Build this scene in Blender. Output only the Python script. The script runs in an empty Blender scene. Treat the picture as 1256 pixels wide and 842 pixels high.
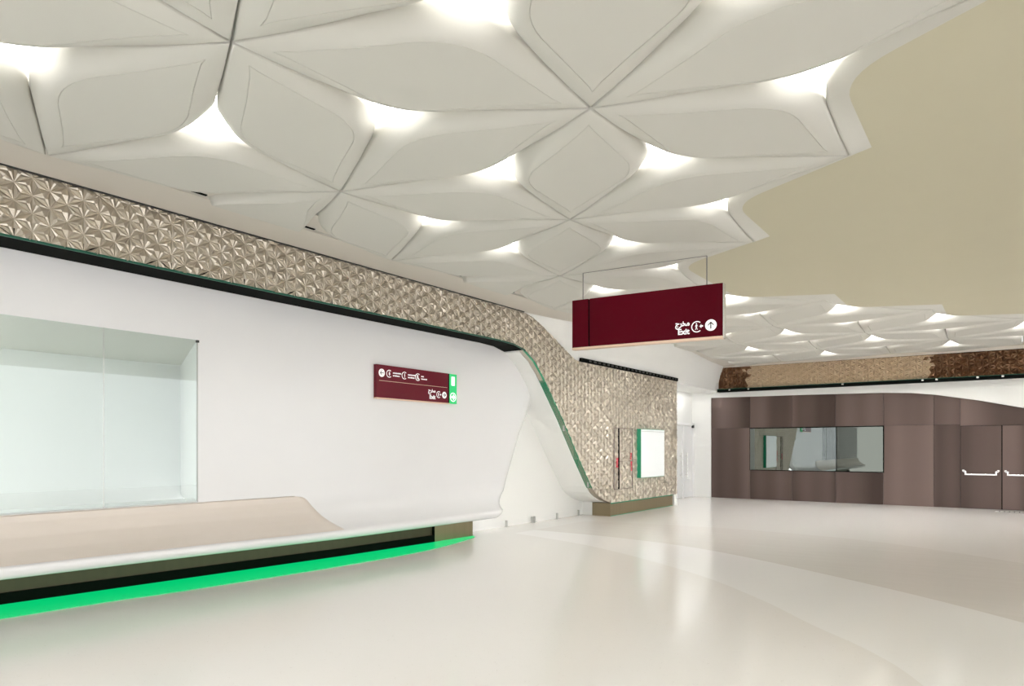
import bpy, bmesh, math, random
from mathutils import Vector
from mathutils.geometry import tessellate_polygon
C = bpy.context.scene.collection
random.seed(4)

# ------------------------------------------------------------ camera
cd = bpy.data.cameras.new('camera'); cam = bpy.data.objects.new('camera', cd); C.objects.link(cam)
cam.location = (0, 0, 1.5); cam.rotation_euler = (math.pi/2, 0, math.atan2(.587, .8096))
cd.sensor_width = 36; cd.lens = 36*837/1256; cd.shift_y = 129/1256; cd.clip_end = 200
bpy.context.scene.camera = cam
vs = bpy.context.scene.view_settings
vs.view_transform = 'Standard'; vs.look = 'None'; vs.gamma = 1; vs.use_curve_mapping = False; vs.exposure = 0.42
bpy.context.scene.cycles.use_denoising = True
bpy.context.scene.cycles.max_bounces = 10
bpy.context.scene.cycles.diffuse_bounces = 7

# ------------------------------------------------------------ materials
def mat(name, col, rough=.5, metal=0, spec=.5, emit=None, es=0, coat=0):
    m = bpy.data.materials.new(name); m.use_nodes = True
    b = m.node_tree.nodes['Principled BSDF']
    b.inputs['Base Color'].default_value = (*col, 1); b.inputs['Roughness'].default_value = rough
    b.inputs['Metallic'].default_value = metal; b.inputs['Specular IOR Level'].default_value = spec
    b.inputs['Coat Weight'].default_value = coat
    if emit: b.inputs['Emission Color'].default_value = (*emit, 1); b.inputs['Emission Strength'].default_value = es
    return m
def mottled(name, c1, c2, scale, rough=.5, metal=0, stretch=(1,1,1), spec=.5, detail=3, bump=0):
    m = mat(name, c1, rough, metal, spec); nt = m.node_tree; n = nt.nodes; l = nt.links
    tc = n.new('ShaderNodeTexCoord'); mp = n.new('ShaderNodeMapping'); mp.inputs['Scale'].default_value = stretch
    no = n.new('ShaderNodeTexNoise'); no.inputs['Scale'].default_value = scale; no.inputs['Detail'].default_value = detail
    mx = n.new('ShaderNodeMix'); mx.data_type = 'RGBA'; mx.inputs[6].default_value = (*c1, 1); mx.inputs[7].default_value = (*c2, 1)
    l.new(tc.outputs['Object'], mp.inputs[0]); l.new(mp.outputs[0], no.inputs['Vector'])
    l.new(no.outputs['Fac'], mx.inputs[0]); l.new(mx.outputs[2], n['Principled BSDF'].inputs['Base Color'])
    if bump:
        bp = n.new('ShaderNodeBump'); bp.inputs['Strength'].default_value = bump; bp.inputs['Distance'].default_value = .01
        l.new(no.outputs['Fac'], bp.inputs['Height']); l.new(bp.outputs[0], n['Principled BSDF'].inputs['Normal'])
    return m
def terrazzo(name, base, dark, rough=.2):
    m = mat(name, base, rough); nt = m.node_tree; n = nt.nodes; l = nt.links
    tc = n.new('ShaderNodeTexCoord')
    vo = n.new('ShaderNodeTexVoronoi'); vo.inputs['Scale'].default_value = 55
    cr = n.new('ShaderNodeValToRGB'); cr.color_ramp.elements[0].position = .10; cr.color_ramp.elements[0].color = (*dark, 1)
    cr.color_ramp.elements[1].position = .22; cr.color_ramp.elements[1].color = (*base, 1)
    no = n.new('ShaderNodeTexNoise'); no.inputs['Scale'].default_value = 16; no.inputs['Detail'].default_value = 4
    cr2 = n.new('ShaderNodeValToRGB'); cr2.color_ramp.elements[0].position = .55; cr2.color_ramp.elements[1].position = .68
    mx = n.new('ShaderNodeMix'); mx.data_type = 'RGBA'; mx.inputs[6].default_value = (*base, 1)
    l.new(tc.outputs['Object'], vo.inputs['Vector']); l.new(tc.outputs['Object'], no.inputs['Vector'])
    l.new(vo.outputs['Distance'], cr.inputs[0]); l.new(no.outputs['Fac'], cr2.inputs[0])
    l.new(cr2.outputs[0], mx.inputs[0]); l.new(cr.outputs[0], mx.inputs[7])
    l.new(mx.outputs[2], n['Principled BSDF'].inputs['Base Color'])
    return m
def glass(name, tint, refl=1.0, ior=1.5, gl=(1,1,1)):
    m = bpy.data.materials.new(name); m.use_nodes = True; nt = m.node_tree; n = nt.nodes; l = nt.links; n.clear()
    o = n.new('ShaderNodeOutputMaterial'); t = n.new('ShaderNodeBsdfTransparent'); t.inputs[0].default_value = (*tint, 1)
    g = n.new('ShaderNodeBsdfGlossy'); g.inputs['Roughness'].default_value = .01; g.inputs['Color'].default_value = (*gl, 1)
    f = n.new('ShaderNodeFresnel'); f.inputs['IOR'].default_value = ior
    ml = n.new('ShaderNodeMath'); ml.operation = 'MULTIPLY'; ml.inputs[1].default_value = refl; ml.use_clamp = True
    mx = n.new('ShaderNodeMixShader'); l.new(f.outputs[0], ml.inputs[0]); l.new(ml.outputs[0], mx.inputs[0])
    l.new(t.outputs[0], mx.inputs[1]); l.new(g.outputs[0], mx.inputs[2]); l.new(mx.outputs[0], o.inputs[0])
    return m

M = dict(
    white=mottled('white_gloss_panel', (.86,.855,.865), (.84,.835,.845), 2, rough=.22),
    paint=mottled('white_wall_paint', (.88,.88,.86), (.86,.86,.84), 3, rough=.6),
    recess=mottled('recess_white', (.92,.92,.89), (.90,.90,.88), 2, rough=.4),
    ceil=mottled('cream_ceiling_paint', (.59,.555,.43), (.575,.54,.415), 1.5, rough=.7, spec=.2),
    strip=mottled('ceiling_border_paint', (.70,.66,.61), (.69,.65,.60), 1.5, rough=.7, spec=.2),
    petal=mottled('molded_plaster_panel', (.64,.63,.59), (.63,.62,.58), 2.5, rough=.55, spec=.3),
    void=mat('dark_ceiling_void', (.03,.03,.028), .9),
    floor=terrazzo('cream_terrazzo', (.79,.77,.75), (.50,.47,.44), .16),
    band=terrazzo('pale_terrazzo_band', (.84,.835,.83), (.66,.64,.61), .16),
    walk=mottled('beige_stone_band', (.73,.705,.68), (.68,.65,.62), 2.2, rough=.2, stretch=(.4, 3, 1)),
    champ=mottled('champagne_relief', (.56,.50,.42), (.50,.45,.375), 3, rough=.30, metal=.85),
    bronze=mottled('dark_bronze_relief', (.27,.155,.09), (.20,.115,.065), 3, rough=.28, metal=.8),
    tan=mottled('tan_relief', (.60,.47,.33), (.55,.43,.30), 3, rough=.5, metal=.3),
    plinth=mottled('brushed_plinth_metal', (.34,.275,.17), (.27,.215,.13), 3, rough=.4, metal=.6, stretch=(1,4,.2)),
    brown=None,
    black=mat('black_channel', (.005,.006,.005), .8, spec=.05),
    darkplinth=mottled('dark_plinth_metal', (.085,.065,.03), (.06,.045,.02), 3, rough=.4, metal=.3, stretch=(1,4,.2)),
    linegrey=mat('brown_grey_line', (.22,.18,.17), .5),
    dkgrey=mat('dark_grey_metal', (.05,.05,.05), .45, .5),
    glow=mat('ceiling_light_glow', (1,1,1), .5, emit=(1,.99,.965), es=13),
    glowfar=mat('ceiling_light_glow_far', (1,1,1), .5, emit=(1,.99,.965), es=42),
    green=mat('green_floor_light', (.002,.10,.04), .3, emit=(0,.43,.125), es=1.0),
    greenedge=mat('green_lit_edge', (.02,.17,.09), .4, emit=(.01,.16,.08), es=.6),
    greendim=mat('dim_green_led', (.0,.035,.02), .4, emit=(0,.05,.025), es=.6),
    seat=mottled('beige_solid_surface', (.76,.685,.62), (.745,.67,.605), 1.2, rough=.3),
    maroon=mat('maroon_sign_face', (.085,.0005,.007), .35, spec=.08),
    maroon2=mat('maroon_wall_sign_face', (.15,.007,.02), .3, spec=.25),
    gold=mat('rose_gold_trim', (.80,.60,.46), .3, .6),
    ink=mat('white_vinyl', (.9,.9,.9), .5, emit=(1,1,1), es=.25),
    darkink=mat('dark_vinyl', (.03,.02,.02), .5),
    redink=mat('red_vinyl', (.75,.02,.07), .5),
    exitgreen=mat('green_exit_light', (.01,.25,.08), .4, emit=(.02,.55,.16), es=.6),
    exitwhite=mat('lit_white', (.9,.95,.9), .4, emit=(.85,1,.9), es=.7),
    steel=mat('brushed_steel', (.78,.77,.75), .25, 1),
    cable=mat('steel_cable', (.25,.25,.24), .4, .6),
    poster=mat('white_poster_face', (.86,.88,.88), .25, emit=(.9,.97,1), es=.12),
    doorw=mat('white_door_leaf', (.87,.87,.88), .3),
    doorf=mat('white_door_frame', (.95,.95,.95), .35),
    interior=mottled('ticket_room_wall', (.88,.90,.90), (.86,.88,.88), 2, rough=.5),
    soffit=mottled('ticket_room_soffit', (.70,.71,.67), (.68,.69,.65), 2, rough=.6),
    glass=glass('clear_green_glass', (.945,.97,.96)),
    mirror=glass('reflective_glass', (.32,.36,.34), 9, 1.5, (.62,.68,.66)),
    clip=mat('clip_grey', (.55,.55,.53), .3, .5),
)
# brushed brown sheet: each sheet has its own grain and tone bands
def brownmat():
    m = mat('brushed_bronze_sheet', (.2,.14,.12), .38, .62); nt = m.node_tree; n = nt.nodes; l = nt.links
    oi = n.new('ShaderNodeObjectInfo'); tc = n.new('ShaderNodeTexCoord'); ad = n.new('ShaderNodeVectorMath'); ad.operation = 'ADD'
    ml = n.new('ShaderNodeMath'); ml.operation = 'MULTIPLY'; ml.inputs[1].default_value = 37
    mp = n.new('ShaderNodeMapping'); mp.inputs['Scale'].default_value = (.9, 1, .01)
    no = n.new('ShaderNodeTexNoise'); no.inputs['Scale'].default_value = 1.3; no.inputs['Detail'].default_value = 1
    cr = n.new('ShaderNodeValToRGB'); e = cr.color_ramp.elements
    e[0].position = .33; e[0].color = (.052,.034,.028, 1); e[1].position = .68; e[1].color = (.165,.118,.105, 1)
    l.new(oi.outputs['Random'], ml.inputs[0]); l.new(tc.outputs['Object'], mp.inputs[0])
    l.new(mp.outputs[0], ad.inputs[0]); l.new(ml.outputs[0], ad.inputs[1]); l.new(ad.outputs[0], no.inputs['Vector'])
    l.new(no.outputs['Fac'], cr.inputs[0]); l.new(cr.outputs[0], n['Principled BSDF'].inputs['Base Color'])
    return m
M['brown'] = brownmat()

# ------------------------------------------------------------ helpers
def mesh(name, verts, faces, m, parent=None, mats=None, midx=None, smooth=False):
    me = bpy.data.meshes.new(name); me.from_pydata([tuple(v) for v in verts], [], faces)
    for x in (mats or [m]): me.materials.append(x)
    if midx:
        for p, i in zip(me.polygons, midx): p.material_index = i
    if smooth:
        for p in me.polygons: p.use_smooth = True
    me.update()
    o = bpy.data.objects.new(name, me); C.objects.link(o)
    if parent: o.parent = parent
    return o
def tag(o, label=None, cat=None, group=None, kind=None):
    if label: o['label'] = label
    if cat: o['category'] = cat
    if group: o['group'] = group
    if kind: o['kind'] = kind
    return o
def struct(o, label, cat='wall'): return tag(o, label, cat, None, 'structure')
def empty(name, loc, label, cat, group=None):
    o = bpy.data.objects.new(name, None); C.objects.link(o); o.location = loc; o.empty_display_size = .1
    return tag(o, label, cat, group)
class MB:
    def __init__(s): s.v = []; s.f = []
    def box(s, a, b):
        (x0,y0,z0),(x1,y1,z1) = a, b; k = len(s.v)
        s.v += [(x0,y0,z0),(x1,y0,z0),(x1,y1,z0),(x0,y1,z0),(x0,y0,z1),(x1,y0,z1),(x1,y1,z1),(x0,y1,z1)]
        s.f += [tuple(k+i for i in q) for q in ((0,3,2,1),(4,5,6,7),(0,1,5,4),(1,2,6,5),(2,3,7,6),(3,0,4,7))]; return s
    def prism(s, pts, off):           # pts: ordered 3D polygon, off: extrusion vector
        k = len(s.v); n = len(pts); off = Vector(off)
        s.v += [tuple(p) for p in pts] + [tuple(Vector(p)+off) for p in pts]
        s.f += [tuple(range(k+n-1, k-1, -1)), tuple(range(k+n, k+2*n))]
        s.f += [(k+i, k+(i+1)%n, k+n+(i+1)%n, k+n+i) for i in range(n)]; return s
    def tube(s, a, b, r, n=10):
        a, b = Vector(a), Vector(b); d = (b-a).normalized()
        u = d.orthogonal().normalized(); w = d.cross(u)
        ring = [a + u*math.cos(t)*r + w*math.sin(t)*r for t in [2*math.pi*i/n for i in range(n)]]
        return s.prism(ring, b-a)
    def build(s, name, m, parent=None, bev=0, smooth=False):
        o = mesh(name, s.v, s.f, m, parent)
        if bev:
            bm = bmesh.new(); bm.from_mesh(o.data)
            bmesh.ops.recalc_face_normals(bm, faces=bm.faces)
            bmesh.ops.bevel(bm, geom=list(bm.edges), offset=bev, segments=2, affect='EDGES', profile=.5)
            bm.to_mesh(o.data); bm.free()
        else:
            bm = bmesh.new(); bm.from_mesh(o.data); bmesh.ops.recalc_face_normals(bm, faces=bm.faces); bm.to_mesh(o.data); bm.free()
        return o
def childof(o, root):                 # parent keeping world coordinates
    o.parent = root; o.matrix_parent_inverse = root.matrix_world.inverted() if root.type != 'EMPTY' else __import__('mathutils').Matrix.Translation(-Vector(root.location))
    return o
def interp(pts, x):
    if x <= pts[0][0]: return pts[0][1]
    for (a, b), (c, d) in zip(pts, pts[1:]):
        if x <= c: return b + (d-b)*(x-a)/(c-a)
    return pts[-1][1]

XW, YF, ZC = -7.0, 20.4, 3.95

# ------------------------------------------------------------ floor
fl = mesh('floor', [(-12,-9,0),(12,-9,0),(12,24,0),(-12,24,0)], [(0,1,2,3)], M['floor'])
struct(fl, 'glossy cream terrazzo floor of the station hall', 'floor')
def smoothpts(pts, n=8):
    out = []
    P = [pts[0]] + pts + [pts[-1]]
    for i in range(1, len(P)-2):
        for k in range(n):
            t = k/n; p0,p1,p2,p3 = P[i-1],P[i],P[i+1],P[i+2]
            out.append(tuple(.5*((2*p1[j])+(-p0[j]+p2[j])*t+(2*p0[j]-5*p1[j]+4*p2[j]-p3[j])*t*t+(-p0[j]+3*p1[j]-3*p2[j]+p3[j])*t**3) for j in (0,1)))
    return out + [pts[-1]]
b1 = smoothpts([(-7.0,10.35),(-5.3,10.27),(-3.53,9.8),(-1.4,8.5),(.12,7.3),(2.0,5.4),(3.6,3.0)])
b2 = smoothpts([(-7.0,12.2),(-5.2,12.6),(-3.3,12.6),(-1.6,12.2),(.2,11.05),(2.6,8.9),(5.4,5.6)])
b3 = smoothpts([(-7.0,9.75),(-5.1,9.13),(-3.14,7.96),(-2.05,6.99),(-1.34,6.18),(-.8,5.6),(-.42,4.99),(.3,3.4)])
def ribbon(name, A, B, m, z, label):
    pts = [(x,y,z) for x,y in A] + [(x,y,z) for x,y in reversed(B)]
    tri = tessellate_polygon([[Vector(p) for p in pts]])
    o = mesh(name, pts, [tuple(t) for t in tri], m, fl)
    o['label'] = label; return o
ribbon('walkway_inlay', b1, b2, M['walk'], .002, 'darker beige stone walkway band curving across the floor')
ribbon('pale_inlay', b3, b1, M['band'], .002, 'pale terrazzo band curving in front of the beige walkway')

# ------------------------------------------------------------ white front panel (left wall) with bench
ZB = lambda Y: .30 + .05*max(0, min(1, (6.2-Y)/4))
def profile(Y):
    zb = ZB(Y); e = zb-.30
    return [(-7.45,3.42),(-7.45,3.0),(-7.45,2.73),(-7.45,2.3),(-7.45,1.8),(-7.45,1.35),(-7.45,.885),(-7.45,.87),(-7.445,.80),(-7.425,.72+e*.4),
            (-7.385,.64+e*.6),(-7.33,.57+e),(-7.26,.51+e),(-7.18,.465+e),(-7.11,.437+e),(-7.07,.42+e),(-7.05,.40+e),(-7.042,.375+e),(-7.05,.34+e),(-7.07,.312+e),(-7.10,.30+e),(-7.74,.30+e)]
YE = [(.30,9.46),(.40,9.62),(.74,10.22),(1.81,10.75),(2.63,11.28),(3.42,11.7)]
rows = [-6,-5,-4,-3,-2,-1,0,1,2,3,3.6,4.19,4.8,5.4,6,6.6,7.2,7.9,8.5]
TN = 16
verts = []; 
for Y in rows:
    for x,z in profile(Y): verts.append((x,Y,z))
for k in range(1, TN+1):
    t = k/TN
    for x,z in profile(9):
        Y = 8.5 + (interp(YE, z)-8.5)*t
        back = .16*max(0,(t-.80)/.20)**2
        verts.append((min(x-back*(1 if z>.305 else .6), x), Y, z))
NP = len(profile(0)); faces = []
for r in range(len(rows)+TN-1):
    for c in range(NP-1):
        zc = (profile(9)[c][1]+profile(9)[c+1][1])/2
        yb = rows[r+1] if r+1 < len(rows) else 99
        if .885 < zc < 2.73 and rows[0] < yb <= 4.19: continue
        a = r*NP+c; faces.append((a, a+1, a+NP+1, a+NP))
wl = mesh('wall_left', verts, faces, M['white'], smooth=True)
struct(wl, 'glossy white moulded wall panel with a large glazed opening')
# bench: beige seat moulded against the panel
def bench_edge(z):          # right end: Y as function of height
    return interp([(.40,5.98),(.44,5.97),(.50,5.92),(.60,5.83),(.72,5.74),(.80,5.68),(.84,5.63),(.86,5.57),(.872,5.46)], z)
prof_idx = list(range(7, 16))
bv = []; bf = []
ys = [-6,-4,-2,0,1,2,3,3.6,4.2,4.6,4.9,5.1]
def pt_on(Y, q):
    P = profile(Y); i = int(q); f = q-i
    if i >= NP-1: return P[-1]
    return (P[i][0]*(1-f)+P[i+1][0]*f, P[i][1]*(1-f)+P[i+1][1]*f)
NQ = 40; q0, q1 = 7.0, 15.3
for yi in range(len(ys)+6):
    for k in range(NQ+1):
        s = k/NQ; q = q0+(q1-q0)*s
        if yi < len(ys): Y = ys[yi]
        else:
            ze = pt_on(5.8, q)[1]; Y = 5.1+(bench_edge(ze)-5.1)*(yi-len(ys)+1)/6
        x,z = pt_on(Y, q)
        bv.append((x+.012, Y, z+.008))
n = NQ+1
for a in range(len(ys)+5):
    for k in range(NQ): bf.append((a*n+k, a*n+k+1, (a+1)*n+k+1, (a+1)*n+k))
# rounded edge back to the panel
k0 = len(bv); ring = [(len(ys)+5)*n+k for k in range(n)]
for i in ring: x,y,z = bv[i]; bv.append((x-.02,y+.012,z-.004))
for k in range(n-1): bf.append((ring[k], ring[k+1], k0+k+1, k0+k))
k1 = len(bv); top = [a*n for a in range(len(ys)+6)]
for i in top: x,y,z = bv[i]; bv.append((x-.02,y,z+.006))
for k in range(len(top)-1): bf.append((top[k+1], top[k], k1+k, k1+k+1))
bench = mesh('bench', bv, bf, M['seat'], smooth=True)
tag(bench, 'long beige bench seat with a slanted end, moulded into the white wall panel', 'bench')
# plinth and green floor light below the bench
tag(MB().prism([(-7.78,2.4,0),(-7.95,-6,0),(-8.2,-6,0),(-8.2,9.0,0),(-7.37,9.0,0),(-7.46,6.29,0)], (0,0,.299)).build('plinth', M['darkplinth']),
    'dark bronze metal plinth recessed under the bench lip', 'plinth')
MB().prism([(-7.40,8.06,.004),(-7.37,8.06,.004),(-7.355,9.005,.004),(-7.40,9.005,.004)],(0,0,.29)).build('end_plate', M['plinth'], bpy.data.objects['plinth'])
MB().prism([(-7.75,2.4,.004),(-7.92,-6,.004),(-7.97,-6,.004),(-7.80,2.4,.004),(-7.48,6.29,.004),(-7.40,8.04,.004),(-7.36,8.04,.004),(-7.43,6.29,.004)],(0,0,.11)).build('shade_strip', M['black'], bpy.data.objects['plinth'])  # black strip stands in for the shade along the plinth foot
seam = MB().box((-7.43,8.045,.01),(-7.36,8.06,.29)).build('joint', M['black'], bpy.data.objects['plinth'])
inner = [(-7.95,-6),(-7.78,2.4),(-7.46,6.29),(-7.37,8.98)]
outer = smoothpts([(-7.5,-6),(-7.14,2.21),(-7.0,3.68),(-6.84,5.76),(-6.88,7.4),(-7.2,8.8),(-7.36,9.0)])
outer = [(a,b) for a,b in outer]
gl = MB().prism([(x+.003,y,.001) for x,y in inner] + [(x,y,.001) for x,y in reversed(outer)], (0,0,.008)).build('floor_light', M['green'])
tag(gl, 'glowing green light strip in the floor along the bench plinth', 'floor light')

# ticket room behind the glazing
tr = MB().box((-10.1,-6,-.05),(-10.0,5.4,2.73)).build('wall_ticket_room', M['interior'])
struct(tr, 'pale back wall of the room behind the glazing')
MBs = MB().prism([(-7.5,4.20,.8),(-10.0,5.35,.8),(-10.0,5.45,.8),(-7.5,4.30,.8)], (0,0,1.93)).build('wall_ticket_room_side', M['interior'])
struct(MBs, 'slanted pale side wall of the room behind the glazing')
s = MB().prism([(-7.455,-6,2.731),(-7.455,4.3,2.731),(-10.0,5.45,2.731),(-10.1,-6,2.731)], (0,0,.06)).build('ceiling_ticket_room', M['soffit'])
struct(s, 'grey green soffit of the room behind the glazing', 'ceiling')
s = MB().prism([(-7.9,-6,.80),(-7.46,-6,.80),(-7.46,4.19,.80),(-7.9,4.4,.80)], (0,0,.1)).build('trim_1', M['interior'])
struct(s, 'pale sill inside the glazing', 'trim')
win = MB().box((-7.475,-6,.872),(-7.455,4.20,.889)).build('window_1', M['clip'])
struct(win, 'large clear frameless glazing in the white wall panel', 'window')
for (a,b) in ((-6,-2.9),(-2.89,.15),(.16,3.185),(3.193,4.186)):
    MB().box((-7.47,a,.889),(-7.458,b,2.73)).build('pane', M['glass'], win)
for y in (3.189, 4.188, .155):
    MB().box((-7.472,y-.003,.889),(-7.452,y+.003,2.73)).build('silicone_joint', M['clip'], win)
MB().box((-7.465,4.17,2.70),(-7.435,4.195,2.727)).build('corner_clip', M['dkgrey'], win)
al = bpy.data.lights.new('ticket_room_fill', 'AREA'); al.shape = 'RECTANGLE'; al.size = 1.2; al.size_y = 3.0; al.energy = 105; al.color = (1,1,.98)  # unseen area light added to brighten the room behind the glazing
lo = bpy.data.objects.new('ticket_room_fill', al); C.objects.link(lo); lo.location = (-8.8,-.6,2.70)

# recess wall beyond the panel end, and wall parts above / around
LOW = [(-9,3.34),(9.3,3.34),(9.7,3.325),(10.03,3.26),(10.34,3.09),(10.56,2.90),(10.69,2.77),(11.33,2.06),(11.96,1.28),(12.46,.70),(12.62,.56),(12.81,.46),(13.05,.37),(13.32,.31),(13.4,.30),(17.0,.30)]
UP = [(-9,3.93),(10.0,3.93),(10.15,3.915),(10.3,3.88),(10.75,3.72),(11.33,3.46),(11.75,3.285),(11.95,3.25),(17.0,3.25)]
s = MB().box((-7.85,8.9,0),(-7.75,17.0,4.3)).build('wall_recess', M['recess'])
struct(s, 'bright white recessed wall between the white panel and the patterned wall')
s = MB().box((-7.85,-9,3.42),(-7.4,8.9,4.4)).build('wall_left_upper', M['black'])
struct(s, 'dark backing above the white wall panel')
# dark soffit of the channel under the pattern
def lowstrip(name, y0, y1, x0, x1, dz, m, label, th=.03):
    pts = sorted(set([y0,y1]+[p[0] for p in LOW if y0<p[0]<y1])); v=[]; f=[]
    for i,y in enumerate(pts):
        z = interp(LOW, y)+dz
        v += [(x0,y,z),(x1,y,z),(x1,y,z+th),(x0,y,z+th)]
        if i:
            a=4*(i-1); b=4*i
            for p,q in ((0,1),(1,2),(2,3),(3,0)): f.append((a+p,a+q,b+q,b+p))
    f += [(3,2,1,0), tuple(4*(len(pts)-1)+k for k in range(4))]
    o = mesh(name, v, f, m); return o
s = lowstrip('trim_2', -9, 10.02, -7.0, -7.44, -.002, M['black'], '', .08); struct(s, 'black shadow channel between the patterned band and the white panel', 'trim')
s = lowstrip('trim_3', -9, 10.05, -6.985, -7.0, -.014, M['greendim'], '', .022); struct(s, 'thin dim green light line under the patterned band', 'trim')
s = lowstrip('trim_4', 10.02, 10.69, -6.995, -7.03, -.006, M['greenedge'], '', .02); struct(s, 'green lit edge following the curve of the patterned wall', 'trim')
# reveal of the slanted edge : green strip at the front, white behind
def reveal(name, y0, y1, x0, x1, m):
    pts = sorted(set([y0,y1]+[p[0] for p in LOW if y0<p[0]<y1])); v=[]; f=[]
    for i,y in enumerate(pts):
        z = interp(LOW, y); d = (interp(LOW,y+.02)-interp(LOW,y-.02))/.04; L = math.hypot(1,d); ny, nz = -d/L, 1/L
        v += [(x0,y,z),(x1,y,z),(x1,y+ny*.03,z+nz*.03),(x0,y+ny*.03,z+nz*.03)]
        if i:
            a=4*(i-1); b=4*i
            for p,q in ((0,1),(1,2),(2,3),(3,0)): f.append((a+p,a+q,b+q,b+p))
    f += [(3,2,1,0), tuple(4*(len(pts)-1)+k for k in range(4))]
    return mesh(name, v, f, m)
s = reveal('green_edge_light', 10.69, 12.5, -7.0, -7.13, M['greenedge'])
tag(s, 'slanted green lit strip along the edge of the patterned wall', 'edge light')
for y in (11.4, 12.35):
    z = interp(LOW, y)
    MB().box((-7.02,y-.03,z-.14),(-6.99,y-.005,z-.03)).build('clip', M['clip'], s)
s = reveal('trim_5', 10.06, 13.4, -7.13, -7.75, M['recess']); struct(s, 'white return surface behind the green edge strip', 'trim')

# ------------------------------------------------------------ faceted relief
def clip_poly(poly, a, b, c):        # keep a*u+b*v+c>=0 ; vertices (u,v,h)
    out = []
    for i in range(len(poly)):
        p, q = poly[i], poly[(i+1)%len(poly)]
        dp = a*p[0]+b*p[1]+c; dq = a*q[0]+b*q[1]+c
        if dp >= 0: out.append(p)
        if (dp > 0 > dq) or (dp < 0 < dq):
            t = dp/(dp-dq); out.append(tuple(p[k]+(q[k]-p[k])*t for k in range(3)))
    return out
def relief(lo, up, u0, u1, a, hmax, seed, colour=None):
    rnd = random.Random(seed); h = a*math.sqrt(3)/2
    nodes = {}; hts = {}
    vlo = min(p[1] for p in lo if u0-1 <= p[0] <= u1+1 or True); vhi = max(p[1] for p in up)
    def N(i,j): return (u0 + i*h, vlo - a + j*a + (a/2 if i%2 else 0))
    def H(k, kind):
        key = (round(k[0],3), round(k[1],3))
        if key not in hts: hts[key] = 0 if kind == 0 else hmax*rnd.uniform(.3,.85)
        return hts[key]
    tris = []
    ni = int((u1-u0)/h)+2; nj = int((vhi-vlo)/a)+3
    for i in range(-1, ni+1):
        for j in range(-1, nj+1):
            p = N(i,j)
            par = i%2
            nb = [N(i,j+1), N(i+1, j+(1 if par else 0)), N(i+1, j-1+(1 if par else 0))]
            for q in nb:
                mx, my = (p[0]+q[0])/2, (p[1]+q[1])/2
                dx, dy = q[0]-p[0], q[1]-p[1]; L = math.hypot(dx,dy); nx, ny = -dy/L, dx/L
                r = a/(2*math.sqrt(3))
                c1 = (mx+nx*r, my+ny*r); c2 = (mx-nx*r, my-ny*r)
                w = a*.15
                m1 = (mx+nx*w, my+ny*w); m2 = (mx-nx*w, my-ny*w)
                h1, h2 = H(c1,1), H(c2,1)
                hm = hmax*rnd.uniform(.8,1.15); hc = hmax*rnd.uniform(-.4,.2)
                P=(*p,0); Q=(*q,0); C1=(*c1,h1); C2=(*c2,h2); A1=(*m1,hm); A2=(*m2,hm*rnd.uniform(.6,1)); MM=(mx,my,hc)
                if rnd.random() < .18: MM = (mx,my,hm*1.4)
                for t in ((P,C1,A1),(C1,Q,A1),(P,A1,MM),(A1,Q,MM),(P,MM,A2),(MM,Q,A2),(P,A2,C2),(A2,Q,C2)):
                    tris.append((t, mx, my))
    cuts = sorted(set([u0,u1]+[p[0] for p in lo+up if u0<p[0]<u1]))
    V=[]; F=[]; MI=[]
    for t, mx, my in tris:
        tu0 = min(p[0] for p in t); tu1 = max(p[0] for p in t)
        for a0,b0 in zip(cuts, cuts[1:]):
            if tu1 <= a0 or tu0 >= b0: continue
            poly = clip_poly(list(t), 1,0,-a0)
            if len(poly)>2: poly = clip_poly(poly, -1,0,b0)
            l0,l1 = interp(lo,a0+1e-6), interp(lo,b0-1e-6); s_ = (l1-l0)/(b0-a0)
            if len(poly)>2: poly = clip_poly(poly, -s_,1,-(l0-s_*a0))
            g0,g1 = interp(up,a0+1e-6), interp(up,b0-1e-6); s_ = (g1-g0)/(b0-a0)
            if len(poly)>2: poly = clip_poly(poly, s_,-1,(g0-s_*a0))
            if len(poly)>2:
                k=len(V); V += poly; F.append(tuple(range(k,k+len(poly)))); MI.append(colour(mx,my) if colour else 0)
    return V,F,MI
V,F,_ = relief(LOW, UP, -3.0, 17.0, .16, .018, 7)
VV = [(XW+h_, y, z) for (y,z,h_) in V]
FF = [tuple(reversed(f)) for f in F]
pw = mesh('wall_patterned', VV, F, M['champ']); struct(pw, 'champagne metal wall of faceted star pattern running above the white panel')
# solid backing behind the relief (gives the wall thickness)
def slab(name, xa, xb, m, parent=None):
    ys_ = sorted(set([p[0] for p in LOW+UP if p[0] >= -9])); v=[]; f=[]
    for i,y in enumerate(ys_):
        zl, zu = interp(LOW,y), interp(UP,y)
        v += [(xa,y,zl),(xb,y,zl),(xb,y,zu),(xa,y,zu)]
        if i:
            a=4*(i-1); b=4*i
            for p,q in ((0,1),(1,2),(2,3),(3,0)): f.append((a+p,a+q,b+q,b+p))
    f += [(3,2,1,0), tuple(4*(len(ys_)-1)+k for k in range(4))]
    return mesh(name, v, f, m, parent)
slab('backing', -7.12, -7.012, M['champ'], pw)
# thin shadow joint along the top of the pattern
s = MB().box((-7.03,-9,3.93),(-6.975,10.0,3.949)).build('trim_6', M['dkgrey']); struct(s, 'thin dark joint between the patterned band and the ceiling', 'trim')
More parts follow.
